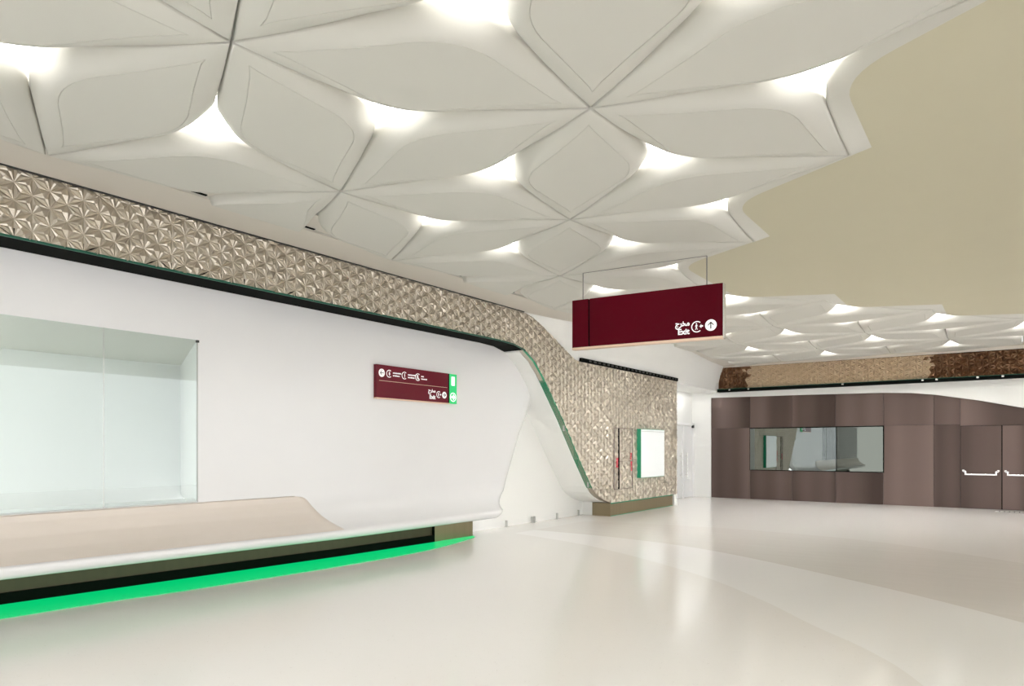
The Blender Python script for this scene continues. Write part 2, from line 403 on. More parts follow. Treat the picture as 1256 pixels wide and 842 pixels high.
# white cove wall above the sloped pattern
topc = [(9.6,-7.02),(10.2,-6.99),(11.2,-6.85),(12.4,-6.5),(13.4,-6.32),(14.4,-6.26),(15.6,-6.30),(17.0,-6.5),(18.8,-6.75),(20.4,-6.85)]
zb_ = lambda y: interp(UP, y)-.02 if y < 16.99 else 3.22
cv=[]; cf=[]; ysx=[9.9,10.2,10.6,11,11.5,12,12.6,13.2,14,15,16,17,18,19,20.4]
for i,y in enumerate(ysx):
    xt = interp(topc,y); zb0 = zb_(y)
    for k in range(7):
        t=k/6; z = zb0+(3.955-zb0)*t; x = -7.03+(xt+7.03)*t**1.6
        cv.append((x,y,z))
    if i:
        for k in range(6):
            a=(i-1)*7+k; cf.append((a,a+1,a+8,a+7))
s = mesh('wall_cove', cv, cf, M['paint'], smooth=True); struct(s, 'smooth white cove between the patterned wall and the ceiling')
# black louvre on top of the far pattern wall
lv = MB().box((-7.12,12.0,3.25),(-6.96,17.0,3.33))
o = lv.build('louvre_rail', M['black'])
tag(o, 'long black louvre rail capping the patterned wall below the white cove', 'louvre')
for k in range(24):
    y = 12.3+k*.195
    MB().box((-6.962,y,3.275),(-6.948,y+.10,3.312)).build('louvre_blade', M['dkgrey'], o)
# plinth under the pattern wall
p2 = MB().box((-7.5,13.4,0),(-7.05,16.85,.285)).build('plinth', M['plinth'])
tag(p2, 'short bronze metal plinth under the patterned wall with the poster', 'plinth')
MB().box((-7.05,13.42,.270),(-7.035,16.83,.296)).build('light_line', M['greenedge'], p2)
MB().box((-7.05,13.42,.001),(-7.042,16.83,.010)).build('light_line', M['greenedge'], p2)
s = MB().box((-7.98,16.9,0),(-7.02,17.0,3.3)).box((-7.98,17.0,0),(-6.995,17.02,3.3)).build('wall_return', M['paint']); struct(s, 'white end return of the patterned wall')
# wall base behind pattern between reveal & plinth
s = MB().prism([(-7.5,13.4,0),(-7.75,13.4,0),(-7.75,17.0,0),(-7.5,17.0,0)], (0,0,.3)).build('wall_base_back', M['paint']); struct(s, 'white backing behind the plinth')
# base clips of the recess
for y,z0 in ((10.41,0),(11.28,0),(11.36,0),(12.21,0),(13.1,0)):
    o = MB().box((-7.70,y-.012,0),(-7.66,y+.012,.13)).build('floor_clip', M['clip'])
    MB().box((-7.715,y-.02,.001),(-7.645,y+.02,.012)).build('foot', M['clip'], o)
    tag(o, {10.41:'small grey upright clip at the recess base nearest the bench plinth',
            11.28:'small grey upright clip at the recess base, first of the close pair',
            11.36:'small grey upright clip at the recess base, second of the close pair',
            12.21:'small grey upright clip at the recess base between the pair and the slanted green strip',
            13.1:'small grey upright clip at the recess base beside the patterned wall plinth'}[y], 'clip', 'clips along the recess base')

# ------------------------------------------------------------ door alcove
s = MB().box((-8.0,17.0,0),(-7.9,20.5,3.3)).build('wall_alcove', M['paint']); struct(s, 'white wall of the door alcove')
s = MB().box((-7.9,20.4,0),(-7.30,20.5,4.0)).build('wall_pier', M['paint']); struct(s, 'white pier beside the bronze wall')
s = MB().box((-7.9,17.0,3.2),(-7.0,20.4,3.26)).build('ceiling_alcove', M['paint']); struct(s, 'white soffit over the door alcove', 'ceiling')
d = MB().box((-7.899,20.34,0),(-7.83,20.40,2.26)).box((-7.899,17.3,2.18),(-7.83,20.40,2.26)).box((-7.899,17.3,0),(-7.83,17.36,2.2)).build('door_1', M['doorf'])
struct(d, 'white double door in the alcove at the end of the left wall', 'door')
for a,b,hs in ((17.38,18.5,18.35),(18.52,19.50,19.3),(19.58,20.32,19.74)):
    lf = MB().box((-7.895,a,.02),(-7.85,b,2.17)).build('door_leaf', M['doorw'], d)
    h = MB(); h.tube((-7.79,hs,.60),(-7.79,hs,1.36),.014)
    h.tube((-7.85,hs,.70),(-7.79,hs,.70),.01,8); h.tube((-7.85,hs,1.26),(-7.79,hs,1.26),.01,8)
    h.build('handle', M['steel'], lf)
MB().box((-7.85,19.51,0),(-7.82,19.57,2.2)).build('mullion', M['doorf'], d)
MB().box((-7.85,20.24,2.12),(-7.80,20.34,2.20)).build('door_closer', M['dkgrey'], d)

# ------------------------------------------------------------ bronze end wall
bt = [(-7.30,3.03),(-4.6,3.0),(-2.65,2.965),(-2.0,2.93),(-1.48,2.86),(-.57,2.68),(.33,2.46),(1.4,2.18),(3,1.9),(5,1.75),(8,1.7)]
bw = MB().box((-7.30,20.46,0),(8,20.6,4.0)).build('wall_far', M['black']); struct(bw, 'end wall clad in brushed dark bronze sheets')
def topz(x): return interp(bt,x)+.02
xs = [-7.30,-6.13,-4.95,-3.81,-2.65,-1.51,-.94]
def sheet(x0,x1,z0,z1, top=False):
    if top:
        pts = [(x0,z0),(x1,z0)] ; q = [x1]+[p[0] for p in reversed(bt) if x0<p[0]<x1]+[x0]
        pts += [(x, topz(x)) for x in q]
    else: pts = [(x0,z0),(x1,z0),(x1,z1),(x0,z1)]
    g = .003
    cx = sum(p[0] for p in pts)/len(pts)
    P = [(x+(g if x<cx else -g), 20.42, z) for x,z in pts]
    o = MB().prism(P, (0,.04,0)).build('cladding_sheet', M['brown'], bw)
    return o
for a,b in zip(xs, xs[1:]): sheet(a,b,2.10,0,True)
for a,b in ((-.94,.6),(.6,2.2),(2.2,3.8),(3.8,5.4),(5.4,8)): sheet(a,b,2.06 if a<2.2 else 0,0,True)
for a,b in zip(xs, xs[1:]):
    if a >= -6.14 and b <= -2.64: sheet(a,b,.0,.845); 
    else: sheet(a,b,.0,2.095)
# windows of the end wall
wf = MB().box((-6.14,20.408,.845),(-2.63,20.43,.865)).box((-6.14,20.40,2.07),(-2.63,20.43,2.095)).box((-6.14,20.408,.845),(-6.125,20.43,2.095)).box((-2.655,20.40,.845),(-2.63,20.43,2.095)).box((-3.80,20.40,.86),(-3.775,20.43,2.08)).build('window_2', M['black'])
struct(wf, 'wide reflective window with a black frame in the bronze wall', 'window')
MB().box((-6.125,20.404,.865),(-3.80,20.408,2.07)).build('pane', M['mirror'], wf)
MB().box((-3.775,20.404,.865),(-2.645,20.408,2.07)).build('pane', glass('darker_reflective_glass', (.30,.33,.28), 5, 1.5, (.5,.53,.47)), wf)
# bronze doors
for i,(a,b,lab) in enumerate(((-.94,-.10,'left leaf'),(-.09,.76,'right leaf'))):
    dd = MB().box((a+.006,20.41,.01),(b-.006,20.455,2.05)).build('door_%d'%(i+2), M['brown'])
    struct(dd, ('bronze door leaf with a steel push bar next to the plain bronze sheets','bronze door leaf with a steel push bar at the edge of the photo')[i], 'door')
    h = MB(); x0,x1 = a+.11, b-.11; z=.85
    h.box((x0,20.30,z-.018),(x1,20.33,z+.018)); 
    for x,sx in ((x0,1),(x1,-1)):
        h.box((x-.018,20.30,z-.018),(x+.018,20.33,z+.085)); h.box((x-.018-.03*sx,20.30,z+.055),(x+.018-.03*sx,20.33,z+.10)); h.box((x-.022-.045*sx,20.33,z+.07),(x+.022-.045*sx,20.41,z+.115)); h.box((x-.02-.04*sx,20.30,z+.07),(x+.02-.04*sx,20.335,z+.11))
    h.build('push_bar', M['steel'], dd, bev=.003)
for a,b in ((.76,2.2),): sheet(a,b,0,2.055)
# white fascia
fp = [(x,z) for x,z in bt]
P = [(-7.30,20.33,3.17),(8,20.33,3.17)] + [(x,20.33,z) for x,z in reversed(fp)]
s = MB().prism(P, (0,.085,0)).build('trim_7', M['paint']); struct(s, 'white fascia sweeping down over the bronze wall', 'trim')
ch = MB().box((-7.28,20.10,3.17),(8,20.42,3.249)).build('cable_channel', M['black'])
tag(ch, 'long black channel running above the white fascia of the bronze wall', 'channel')
MB().box((-7.28,20.09,3.245),(8,20.10,3.258)).build('light_line', M['greendim'], ch)
for x in (-6.65,-6.1,-3.6,-1.75,-1.45,-.6,-.1,1.2):
    MB().box((x,20.07,3.20),(x+.05,20.10,3.24)).build('bracket', M['steel'], ch)
lo2 = [(-8,3.255),(9,3.255)]; up2 = [(-8,3.90),(9,3.80)]
rz = random.Random(3)
def edgecol(u, v):
    j = .07*math.sin(v*23)+.05*math.sin(v*61)
    if u < -6.16+j: return 0
    return 1 if u < -1.57+j else 0
V,F,MI = relief(lo2, up2, -7.0, 7.0, .16, .034, 11, edgecol)
bpw = mesh('wall_far_patterned', [(x,20.22-h_,z) for x,z,h_ in V], F, None, mats=[M['bronze'],M['tan']], midx=MI)
struct(bpw, 'faceted band above the bronze wall, tan in the middle and dark bronze at the ends')
MB().box((-7.0,20.23,3.25),(7,20.4,3.96)).build('backing', M['black'], bpw)
s = MB().prism([(-7.0,20.19,3.90),(7,20.19,3.83),(7,20.19,3.96),(-7.0,20.19,3.96)], (0,.2,0)).build('trim_8', M['strip']); struct(s,'cream ceiling edge over the far faceted band','trim')
s = MB().box((-7.35,20.0,3.15),(-7.0,20.46,4.0)).build('wall_corner_upper', M['paint']); struct(s, 'white corner above the pier')

# floor vent slots by the bronze doors
vt = MB().box((-.22,19.62,.001),(.34,19.98,.004)).build('floor_vent', M['clip'])
tag(vt, 'small slotted floor plate in front of the bronze doors', 'floor vent')
for k in range(5):
    MB().box((-.15+k*.095,19.68,.004),(-.125+k*.095,19.92,.006)).build('slot', M['dkgrey'], vt)

# ------------------------------------------------------------ ceiling lattice
NX0, NY0, DX, DY = -3.69, 2.28, 1.325, 1.92
ZF = 3.88
def node(i,j): return Vector((NX0+i*DX, NY0+j*DY))       # valid where i+j even
def key(p): return (round(p.x,3), round(p.y,3))
XL = NX0-2*DX                                            # -6.34
line1 = lambda y: -1.25-(y-6.12)*.69
line2 = lambda y: -3.75+(y-11.1)*.67
def rhomb(a, b):
    d = b-a
    if abs(d.y) < .01:                                   # horizontal edge
        m = (a+b)/2
        return [a, m+Vector((0,-DY/3)), b, m+Vector((0,DY/3))]
    c = []
    for s_ in (1,-1):
        third = Vector((b.x, a.y-(b.y-a.y)+ (b.y-a.y))) if False else None
    # centroids of the two triangles sharing the edge
    if True:
        t1 = a + Vector((2*DX*(1 if d.x>0 else -1), 0))   # triangle a,b,t1
        t2 = b - Vector((2*DX*(1 if d.x>0 else -1), 0))
        c1 = (a+b+t1)/3; c2 = (a+b+t2)/3
    return [a, c1, b, c2]
panels = []
for i in range(-3, 10):
    for j in range(-5, 10):
        if (i+j) % 2: continue
        a = node(i,j)
        for (di,dj) in ((2,0),(1,1),(-1,1)):
            b = node(i+di,j+dj); cc = (a+b)/2
            if cc.y < -6.4 or b.y > 19.7 or a.y > 19.7: continue
            half = False
            if min(a.x,b.x) < XL-.05:
                if (di,dj)==(2,0) and abs(cc.x-XL) < .05: half = True
                else: continue
            r = line1(cc.y); 
            if cc.y > 9.2: r = max(r, line2(cc.y))
            r = min(r, 3.2)
            if cc.x > r+.02: continue
            q = rhomb(a,b)
            if half: q = [b, q[3], q[1]]      # D, c upper, c lower
            panels.append((q, half, cc))
CORN = {}   # centroid keys
for q,half,cc in panels:
    for k,p in enumerate(q):
        isn = (k==0) if half else (k in (0,2))
        CORN[key(p)] = 'n' if isn else 'c'
cnt = {}
for q,half,cc in panels:
    for k,p in enumerate(q):
        if CORN[key(p)]=='c': cnt[key(p)] = cnt.get(key(p),0)+1
CUT = .47
RISE = .155
def rise_at(p, nodes):                   # height of an edge point above ZF
    d = min((p-n_).length for n_ in nodes)
    t = min(1, d/1.35)
    return .008+RISE*t**1.7
def seg(p,q,n): return [p.lerp(q,k/n) for k in range(n)]
def bez(a,c,b,n): return [(a*(1-t)**2+c*2*t*(1-t)+b*t*t) for t in [k/n for k in range(n)]]
def outline(q, half):
    """rounded outline -> list of (pos, rise)"""
    out = []
    if not half:
        a,c1,b,c2 = q; N_ = (a,b)
        def leg(p,c,r):
            A = c+(p-c).normalized()*CUT; B = c+(r-c).normalized()*CUT
            return seg(p,A,3)+bez(A,c,B,9)+seg(B,r,3)
        pts = leg(a,c1,b)+leg(b,c2,a)
        return [(p, rise_at(p,N_)) for p in pts]
    n0, cu, cl = q
    m = Vector((cu.x, (cu.y+cl.y)/2)); far = n0+Vector((-4*DX,0))
    A = cu+(n0-cu).normalized()*CUT; Bf = cu+Vector((-(n0.x-cu.x), (n0.y-cu.y))).normalized()*CUT
    arc = bez(A,cu,Bf,8); arc = [p for p in arc if p.x > cu.x+.01]; 
    upc = Vector((cu.x, cu.y-.105))
    lows = [Vector((p.x, 2*m.y-p.y)) for p in reversed(seg(n0,A,3)[1:]+arc)]
    up_ = seg(n0,A,3)+arc
    mid = [upc.lerp(Vector((cl.x, cl.y+.105)),k/6) for k in range(7)]
    pts = up_+mid+lows
    res = []
    for p in pts:
        if abs(p.x-cu.x) < .005:
            sgm = abs(p.y-m.y)/abs(upc.y-m.y); res.append((p, .02+.07*sgm**2))
        else: res.append((p, .09+(rise_at(p,(n0,))-.09)*min(1,(p.x-cu.x)/.3) if rise_at(p,(n0,))>.09 else rise_at(p,(n0,))))
    return res
GAP = .011
near_group = 'diamond panels of the near ceiling field'
def panel_mesh_parts(q, half):
    o = outline(q, half)
    P = [p for p,_ in o]; Rz = [r for _,r in o]
    cen = sum(q, Vector((0,0)))/len(q)
    if not half: cen = (q[0]+q[2])/2
    n = len(P)
    # inset by GAP
    Q = []
    for k,p in enumerate(P):
        e1 = (P[k]-P[k-1]); e2 = (P[(k+1)%n]-P[k])
        if e1.length<1e-6: e1=e2
        if e2.length<1e-6: e2=e1
        n1 = Vector((-e1.y,e1.x)).normalized(); n2 = Vector((-e2.y,e2.x)).normalized()
        nn = (n1+n2)
        nn = nn.normalized()/max(.45, math.sqrt(max(.01,(1+n1.dot(n2))/2))) if nn.length>1e-4 else n1
        if (cen-p).dot(nn) < 0: nn = -nn
        Q.append(p+nn*.008)
    # orientation
    area = sum(Q[k].x*Q[(k+1)%n].y-Q[(k+1)%n].x*Q[k].y for k in range(n))
    if area < 0: Q.reverse(); Rz.reverse()
    FR = [0,.1,.22,.36,.52,.7,.85,1.0]
    NN=[]
    for k,p in enumerate(Q):
        e1=Q[k]-Q[k-1]; e2=Q[(k+1)%n]-Q[k]
        if e1.length<1e-6: e1=e2
        if e2.length<1e-6: e2=e1
        n1=Vector((-e1.y,e1.x)).normalized(); n2=Vector((-e2.y,e2.x)).normalized(); nn=n1+n2
        nn = nn.normalized()/max(.4, math.sqrt(max(.01,(1+n1.dot(n2))/2))) if nn.length>1e-4 else n1
        if (cen-p).dot(nn)<0: nn=-nn
        dn=min((p-w_).length for w_ in ((q[0],q[2]) if not half else (q[0],)))
        ww=.112+.05*min(1,dn/.8)
        if half: ww = min(ww, .02+.22*max(0,p.x-XL))
        NN.append(nn*ww)
    rv=[]; rf=[]
    for k in range(n): rv.append((Q[k].x,Q[k].y,max(4.085,ZF+Rz[k]+.02)))
    for f in FR:
        g = (1-f)**1.7
        for k in range(n):
            p = Q[k]+NN[k]*f; rv.append((p.x,p.y,ZF+Rz[k]*g))
    for a in range(len(FR)):
        for k in range(n):
            b=(k+1)%n; rf.append((a*n+k, (a+1)*n+k, (a+1)*n+b, a*n+b))
    fv=[]; ff=[]
    for f,g_,dz in ((1.0,0,.0),(1.015,0,.006),(1.04,0,.0),(1.04,.5,.0),):
        for k in range(n):
            p = (Q[k]+NN[k]*f).lerp(cen,g_); fv.append((p.x,p.y,ZF+dz))
    for a in range(3):
        for k in range(n):
            b=(k+1)%n; ff.append((a*n+k,(a+1)*n+k,(a+1)*n+b,a*n+b))
    fv.append((cen.x,cen.y,ZF)); c=len(fv)-1
    for k in range(n): ff.append((3*n+k, c, 3*n+(k+1)%n))
    return cen, rv, rf, fv, ff

# labels of the panels and lights that show large
PL = {}; LL = {}
def setp(x,y,t): PL[(x,y)] = t
def setl(x,y,t): LL[(x,y)] = t
near_labels = [
 ((-3.02,2.28),'big white ceiling panel cut off by the top edge, between the two topmost openings'),
 ((-4.35,3.24),'white ceiling panel between the black-jointed node and the node nearest the faceted band, with a light at both ends'),
 ((-3.02,3.24),'long white ceiling panel running from the black-jointed node to the six-line star node'),
 ((-1.70,3.24),'white ceiling panel above the six-line star node, touching the top edge of the photo'),
 ((-1.04,4.20),'largest white ceiling panel, above the light beside the plain cream ceiling'),
 ((-3.69,4.20),'long white ceiling panel in the middle, between the star node and the node above the faceted band'),
 ((-3.02,5.16),'square looking white ceiling panel directly below the star node'),
 ((-1.70,5.16),'white ceiling panel with a tall bright rim, ending in the corner by the cream ceiling'),
 ((-4.35,5.16),'white ceiling panel over the long curved light near the faceted band'),
 ((-2.37,6.12),'white ceiling panel in a narrow wedge pointing at the cream ceiling corner'),
 ((-5.02,2.28),'white ceiling panel with a bright curved rim between the two lights near the top corner'),
 ((-5.68,3.20),'white ceiling panel hanging low beside the faceted band, below the largest three-pointed light'),
]
def place_label(cen, dist, half, idx):
    for (x,y),t in near_labels:
        if abs(cen.x-x)<.12 and abs(cen.y-y)<.12: return t
    return None
COLN = {}
pcount = 0
for q,half,cc in panels:
    cen, rv, rf, fv, ff = panel_mesh_parts(q, half)
    lab = place_label(cen, 0, half, 0)
    if lab is None:
        if cen.y < 2.0: lab = 'white moulded ceiling panel overhead, beyond the top edge of the photo'
        elif cen.y > 9.0 and cen.x > line1(cen.y)+.5: lab = 'small looking white diamond panel in the distant lit ceiling field before the bronze wall'
        elif half: lab = 'cut half panel of the ceiling field, lying against the border strip by the faceted wall'
        elif cen.y > 9.0: lab = 'white diamond panel of the ceiling field beyond the hanging exit sign'
        elif cen.x < -4.6: lab = 'white diamond ceiling panel near the left wall, short of the hanging sign'
        elif cen.y > 4.9: lab = 'white diamond ceiling panel just in front of the hanging sign'
        else: lab = 'white diamond ceiling panel at the top corner of the photo'
    grp = 'distant ceiling field panels' if cen.y > 9 else 'near ceiling field panels'
    root = empty('ceiling_panel', (cen.x,cen.y,ZF), lab, 'ceiling panel', grp)
    for nm, v, f in (('rim',rv,rf),('inner_panel',fv,ff)):
        o = mesh(nm, [(x-cen.x,y-cen.y,z-ZF) for x,y,z in v], f, M['petal'], root, smooth=(nm=='rim'))

# lights over the openings
cents = [Vector(k) for k,c in cnt.items() if c >= 2]
light_labels = [
 ((-3.69,3.56),'three-pointed ceiling light to the upper left of the centre, between the two long panels'),
 ((-5.01,2.92),'largest three-pointed ceiling light, nearest the faceted band'),
 ((-2.365,2.92),'ceiling light cut by the top edge near the middle of the photo'),
 ((-1.04,3.56),'ceiling light cut by the top edge above the largest panel'),
 ((-1.04,4.84),'wide three-pointed ceiling light beside the plain cream ceiling'),
 ((-3.69,4.84),'ceiling light down and left of the six-line star node'),
 ((-2.365,5.48),'ceiling light down and right of the six-line star node'),
 ((-5.01,5.48),'long curved ceiling light nearest the middle of the faceted band'),
 ((-5.01,6.76),'long ceiling light between the wall sign and the star shaped node beyond'),
 ((-2.365,6.76),'small ceiling light beside the cream ceiling, above the hanging sign'),
 ((-3.69,7.40),'small triangular ceiling light above the left rod of the hanging sign'),
 ((-3.69,8.68),'thin ceiling light seen between the rods of the hanging sign'),
 ((-5.01,9.32),'ceiling light seen just over the left end of the hanging sign'),
 ((-6.34,1.64),'ceiling light at the edge of the photo'),
]
for c in cents:
    if abs(c.x-XL) < .02: continue                       # openings at the border strip are unlit
    m_=20; R=.60
    v=[(R*math.cos(2*math.pi*k/m_),R*math.sin(2*math.pi*k/m_),z) for z in (0,.03) for k in range(m_)]
    f=[tuple(range(m_-1,-1,-1)),tuple(range(m_,2*m_))]+[(k,(k+1)%m_,m_+(k+1)%m_,m_+k) for k in range(m_)]
    o = mesh('ceiling_light', v, f, M['glowfar' if c.y > 9 else 'glow']); o.location = (c.x,c.y,4.095)
    lab=None
    for (x,y),t in light_labels:
        if abs(c.x-x)<.1 and abs(c.y-y)<.1: lab=t
    if lab is None:
        if c.y<2.6: lab='three-pointed ceiling light overhead at or beyond the top edge of the photo'
        elif c.y>9 and c.x > line1(c.y)+.3: lab='small bright light in the distant ceiling field before the bronze wall'
        else: lab='three-pointed ceiling light beyond the hanging sign near the white cove'
    tag(o, lab, 'ceiling light', 'three-pointed ceiling lights')
s = MB().box((-7.03,-8.9,3.943),(XL-.004,20.1,3.949)).box((XL-.02,-8,3.975),(XL+.10,19,3.985)); cby=sorted(k[1] for k in cnt if abs(k[0]-XL)<.02)
for y in cby: s.box((XL-.02,y-.34,3.968),(XL+.42,y+.34,3.974))
s = s.build('ceiling_border', M['strip'])
for y in cby: MB().box((XL+.015,y-.075,3.958),(XL+.045,y+.075,3.967)).build('slot', M['black'], s)
s=s; struct(s,'flat ceiling border strip along the faceted wall','ceiling')
# void above
s = MB().box((-7.4,-9,4.42),(9,20.5,4.47)).build('ceiling_void', M['void']); struct(s, 'dark void above the ceiling panels', 'ceiling')

# boundary loop -> rim + flat ceiling
edges = {}
for q,half,cc in panels:
    qq = list(q)
    ar = sum(qq[k].x*qq[(k+1)%len(qq)].y-qq[(k+1)%len(qq)].x*qq[k].y for k in range(len(qq)))
    if ar < 0: qq.reverse()
    for k in range(len(qq)):
        a,b = key(qq[k]), key(qq[(k+1)%len(qq)])
        if (b,a) in edges: del edges[(b,a)]
        else: edges[(a,b)] = 1
nxt = {}
for a,b in edges: nxt.setdefault(a,[]).append(b)
loops = []
while nxt:
    a0 = next(iter(nxt)); loop=[a0]; cur=a0; prev=None
    while True:
        opts = nxt[cur]
        if len(opts)>1 and prev is not None:
            din = Vector(cur)-Vector(prev)
            opts.sort(key=lambda o: -((math.atan2((din.x*(o[1]-cur[1])-din.y*(o[0]-cur[0])), din.dot(Vector(o)-Vector(cur))))))
        b = opts.pop(0)
        if not opts: del nxt[cur]
        prev=cur; cur=b
        if cur==a0: break
        loop.append(cur)
    loops.append(loop)
loops.sort(key=lambda l:-len(l))
print('LOOPS', [len(l) for l in loops])
holes=[]; 
for lp in loops:
    n=len(lp); P=[]; 
    for k in range(n):
        p=Vector(lp[k]); pr=Vector(lp[k-1]); nx=Vector(lp[(k+1)%n])
        kind = CORN[lp[k]]
        onleft = abs(p.x-XL)<.02
        if kind=='c' and cnt[lp[k]]>=2 and not onleft:
            A=p+(pr-p).normalized()*CUT; B=p+(nx-p).normalized()*CUT
            P += [(x,'c') for x in bez(A,p,B,8)]+[(B,'c')]
        else: P.append((p,kind))
        # subdivide towards next
        a_=P[-1][0]; t_=nx
        kn = CORN[lp[(k+1)%n]]
        if kn=='c' and cnt[lp[(k+1)%n]]>=2 and not abs(nx.x-XL)<.02: t_ = nx+(p-nx).normalized()*CUT
        for j in range(1,4): P.append((a_.lerp(t_,j/4),'s'))
    nodesP=[Vector(kk) for kk in lp if CORN[kk]=='n']
    Z=[]; 
    for p,kd in P:
        if abs(p.x-XL)<.02: Z.append(3.952)
        else: Z.append(ZF+rise_at(p,sorted(nodesP,key=lambda q_:(q_-p).length)[:1]))
    Q=[p for p,_ in P]; m_=len(Q)
    # outward offset (loop is CCW around panels -> outward = right side)
    out=[]; 
    for k in range(m_):
        e1=(Q[k]-Q[k-1]); e2=(Q[(k+1)%m_]-Q[k])
        if e1.length<1e-5: e1=e2
        if e2.length<1e-5: e2=e1
        n1=Vector((e1.y,-e1.x)).normalized(); n2=Vector((e2.y,-e2.x)).normalized()
        w_=.15 if abs(Q[k].x-XL)>.02 else .012
        den=max(.5,(1+n1.dot(n2))/2)
        out.append(Q[k]+(n1+n2)/2/den*w_)
    v=[]; f=[]
    ST=6
    for s_ in range(ST+1):
        t=s_/ST
        for k in range(m_):
            p=Q[k].lerp(out[k],t); g=(1-t)**1.7
            v.append((p.x,p.y,3.95+(Z[k]-3.95)*g if Z[k]>3.95 else Z[k]+(3.95-Z[k])*t))
    for a in range(ST):
        for k in range(m_):
            b=(k+1)%m_; f.append((a*m_+k,a*m_+b,(a+1)*m_+b,(a+1)*m_+k))
    k0=len(v); v += [(Q[k].x,Q[k].y,Z[k]+.06) for k in range(m_)]
    for k in range(m_): b=(k+1)%m_; f.append((k0+k,k0+b,b,k))
    s=mesh('trim_9' if lp is loops[0] else 'trim_10', v, f, M['petal'], smooth=True); struct(s,'white curved rim where the panel field meets the flat ceiling','trim')
    # remove near-duplicate points for the hole
    hp=[]
    for p in out:
        if not hp or (p-hp[-1]).length>.004: hp.append(p)
    holes.append(hp)
outer_=[Vector((-7.05,-9,3.95)),Vector((9,-9,3.95)),Vector((9,20.5,3.95)),Vector((-7.05,20.5,3.95))]
polys=[outer_]+[[Vector((p.x,p.y,3.95)) for p in reversed(h)] for h in holes]
allp=[p for pl in polys for p in pl]
tri=tessellate_polygon(polys)
ce=mesh('ceiling', allp, [tuple(t) for t in tri], M['ceil'])
struct(ce,'flat cream ceiling around the moulded panel field','ceiling')

# ------------------------------------------------------------ text helper
def textmesh(body, size, bold=.0, ext=.002):
    cu = bpy.data.curves.new('t','FONT'); cu.body=body; cu.size=size; cu.extrude=ext; cu.offset=bold; cu.align_x='LEFT'
    ob = bpy.data.objects.new('t',cu); C.objects.link(ob)
    dg = bpy.context.evaluated_depsgraph_get(); me = bpy.data.meshes.new_from_object(ob.evaluated_get(dg))
    bpy.data.objects.remove(ob); bpy.data.curves.remove(cu)
    return me
class Face:                        # a local 2D frame on a sign face: u right, v up, n towards viewer
    def __init__(s, root, o, u, n): s.root=root; s.o=Vector(o); s.u=Vector(u).normalized(); s.n=Vector(n).normalized(); s.v=Vector((0,0,1))
    def P(s,a,b,c=0): return s.o+s.u*a+s.v*b+s.n*c
    def poly(s, name, polys, m, c=.001, th=.002, parent=None):
        mb=MB()
        for pl in polys: mb.prism([s.P(a,b,c) for a,b in pl], s.n*th)
        return childof(mb.build(name,m),s.root) if parent is None else mb.build(name,m,parent)
    def text(s, name, body, a, b, h, m, w=None, bold=0, right=False):
        me=textmesh(body,h,bold); xs_=[v.co.x for v in me.vertices]; x0,x1=min(xs_),max(xs_); sc=1 if not w else w/(x1-x0)
        for v in me.vertices:
            x,y,z=v.co; xx=(x-(x1 if right else x0))*sc; v.co=s.P(a+xx,b+y,z+.003)
        me.materials.clear(); me.materials.append(m)
        o=bpy.data.objects.new(name,me); C.objects.link(o); return childof(o,s.root)
def circle(a,b,r,n=28): return [(a+r*math.cos(2*math.pi*k/n), b+r*math.sin(2*math.pi*k/n)) for k in range(n)]
def crescent(a,b,r,w,a0=50,a1=310,n=26):
    segs=[]
    for k in range(n):
        t0=math.radians(a0+(a1-a0)*k/n); t1=math.radians(a0+(a1-a0)*(k+1)/n)
        segs.append([(a+r*math.cos(t0),b+r*math.sin(t0)),(a+r*math.cos(t1),b+r*math.sin(t1)),(a+(r-w)*math.cos(t1),b+(r-w)*math.sin(t1)),(a+(r-w)*math.cos(t0),b+(r-w)*math.sin(t0))])
    return segs
def rot(pts,a,b,deg):
    c,s_=math.cos(math.radians(deg)),math.sin(math.radians(deg)); return [(a+x*c-y*s_, b+x*s_+y*c) for x,y in pts]
def arrow(a,b,r,deg):              # deg 0 = up
    L=r*.62; w=r*.09
    sh=[(-w,-L),(w,-L),(w,L*.8),(-w,L*.8)]
    h1=[(0,L),(-L*.8,L*.2),(-L*.8,L*.2-w*2.6),(0,L-w*2.6)]; h2=[(0,L),(0,L-w*2.6),(L*.8,L*.2-w*2.6),(L*.8,L*.2)]
    return [rot(p,a,b,deg) for p in (sh,h1,h2)]
def walker(a,b,r):                 # little exiting figure
    k=r
    return [circle(a-.02*k,b+.62*k,.13*k,12), [(a-.14*k,b+.42*k),(a+.12*k,b+.42*k),(a+.08*k,b-.12*k),(a-.12*k,b-.12*k)],
            [(a-.12*k,b-.12*k),(a+.02*k,b-.12*k),(a-.12*k,b-.6*k),(a-.26*k,b-.6*k)], [(a-.02*k,b-.12*k),(a+.1*k,b-.12*k),(a+.24*k,b-.6*k),(a+.11*k,b-.6*k)],
            [(a-.14*k,b+.4*k),(a-.06*k,b+.4*k),(a-.26*k,b+.0*k),(a-.33*k,b+.05*k)],[(a+.06*k,b+.4*k),(a+.12*k,b+.42*k),(a+.3*k,b+.12*k),(a+.24*k,b+.06*k)]]
ARAB='\uFE9D\uFEAE\uFEA8\uFEE3'

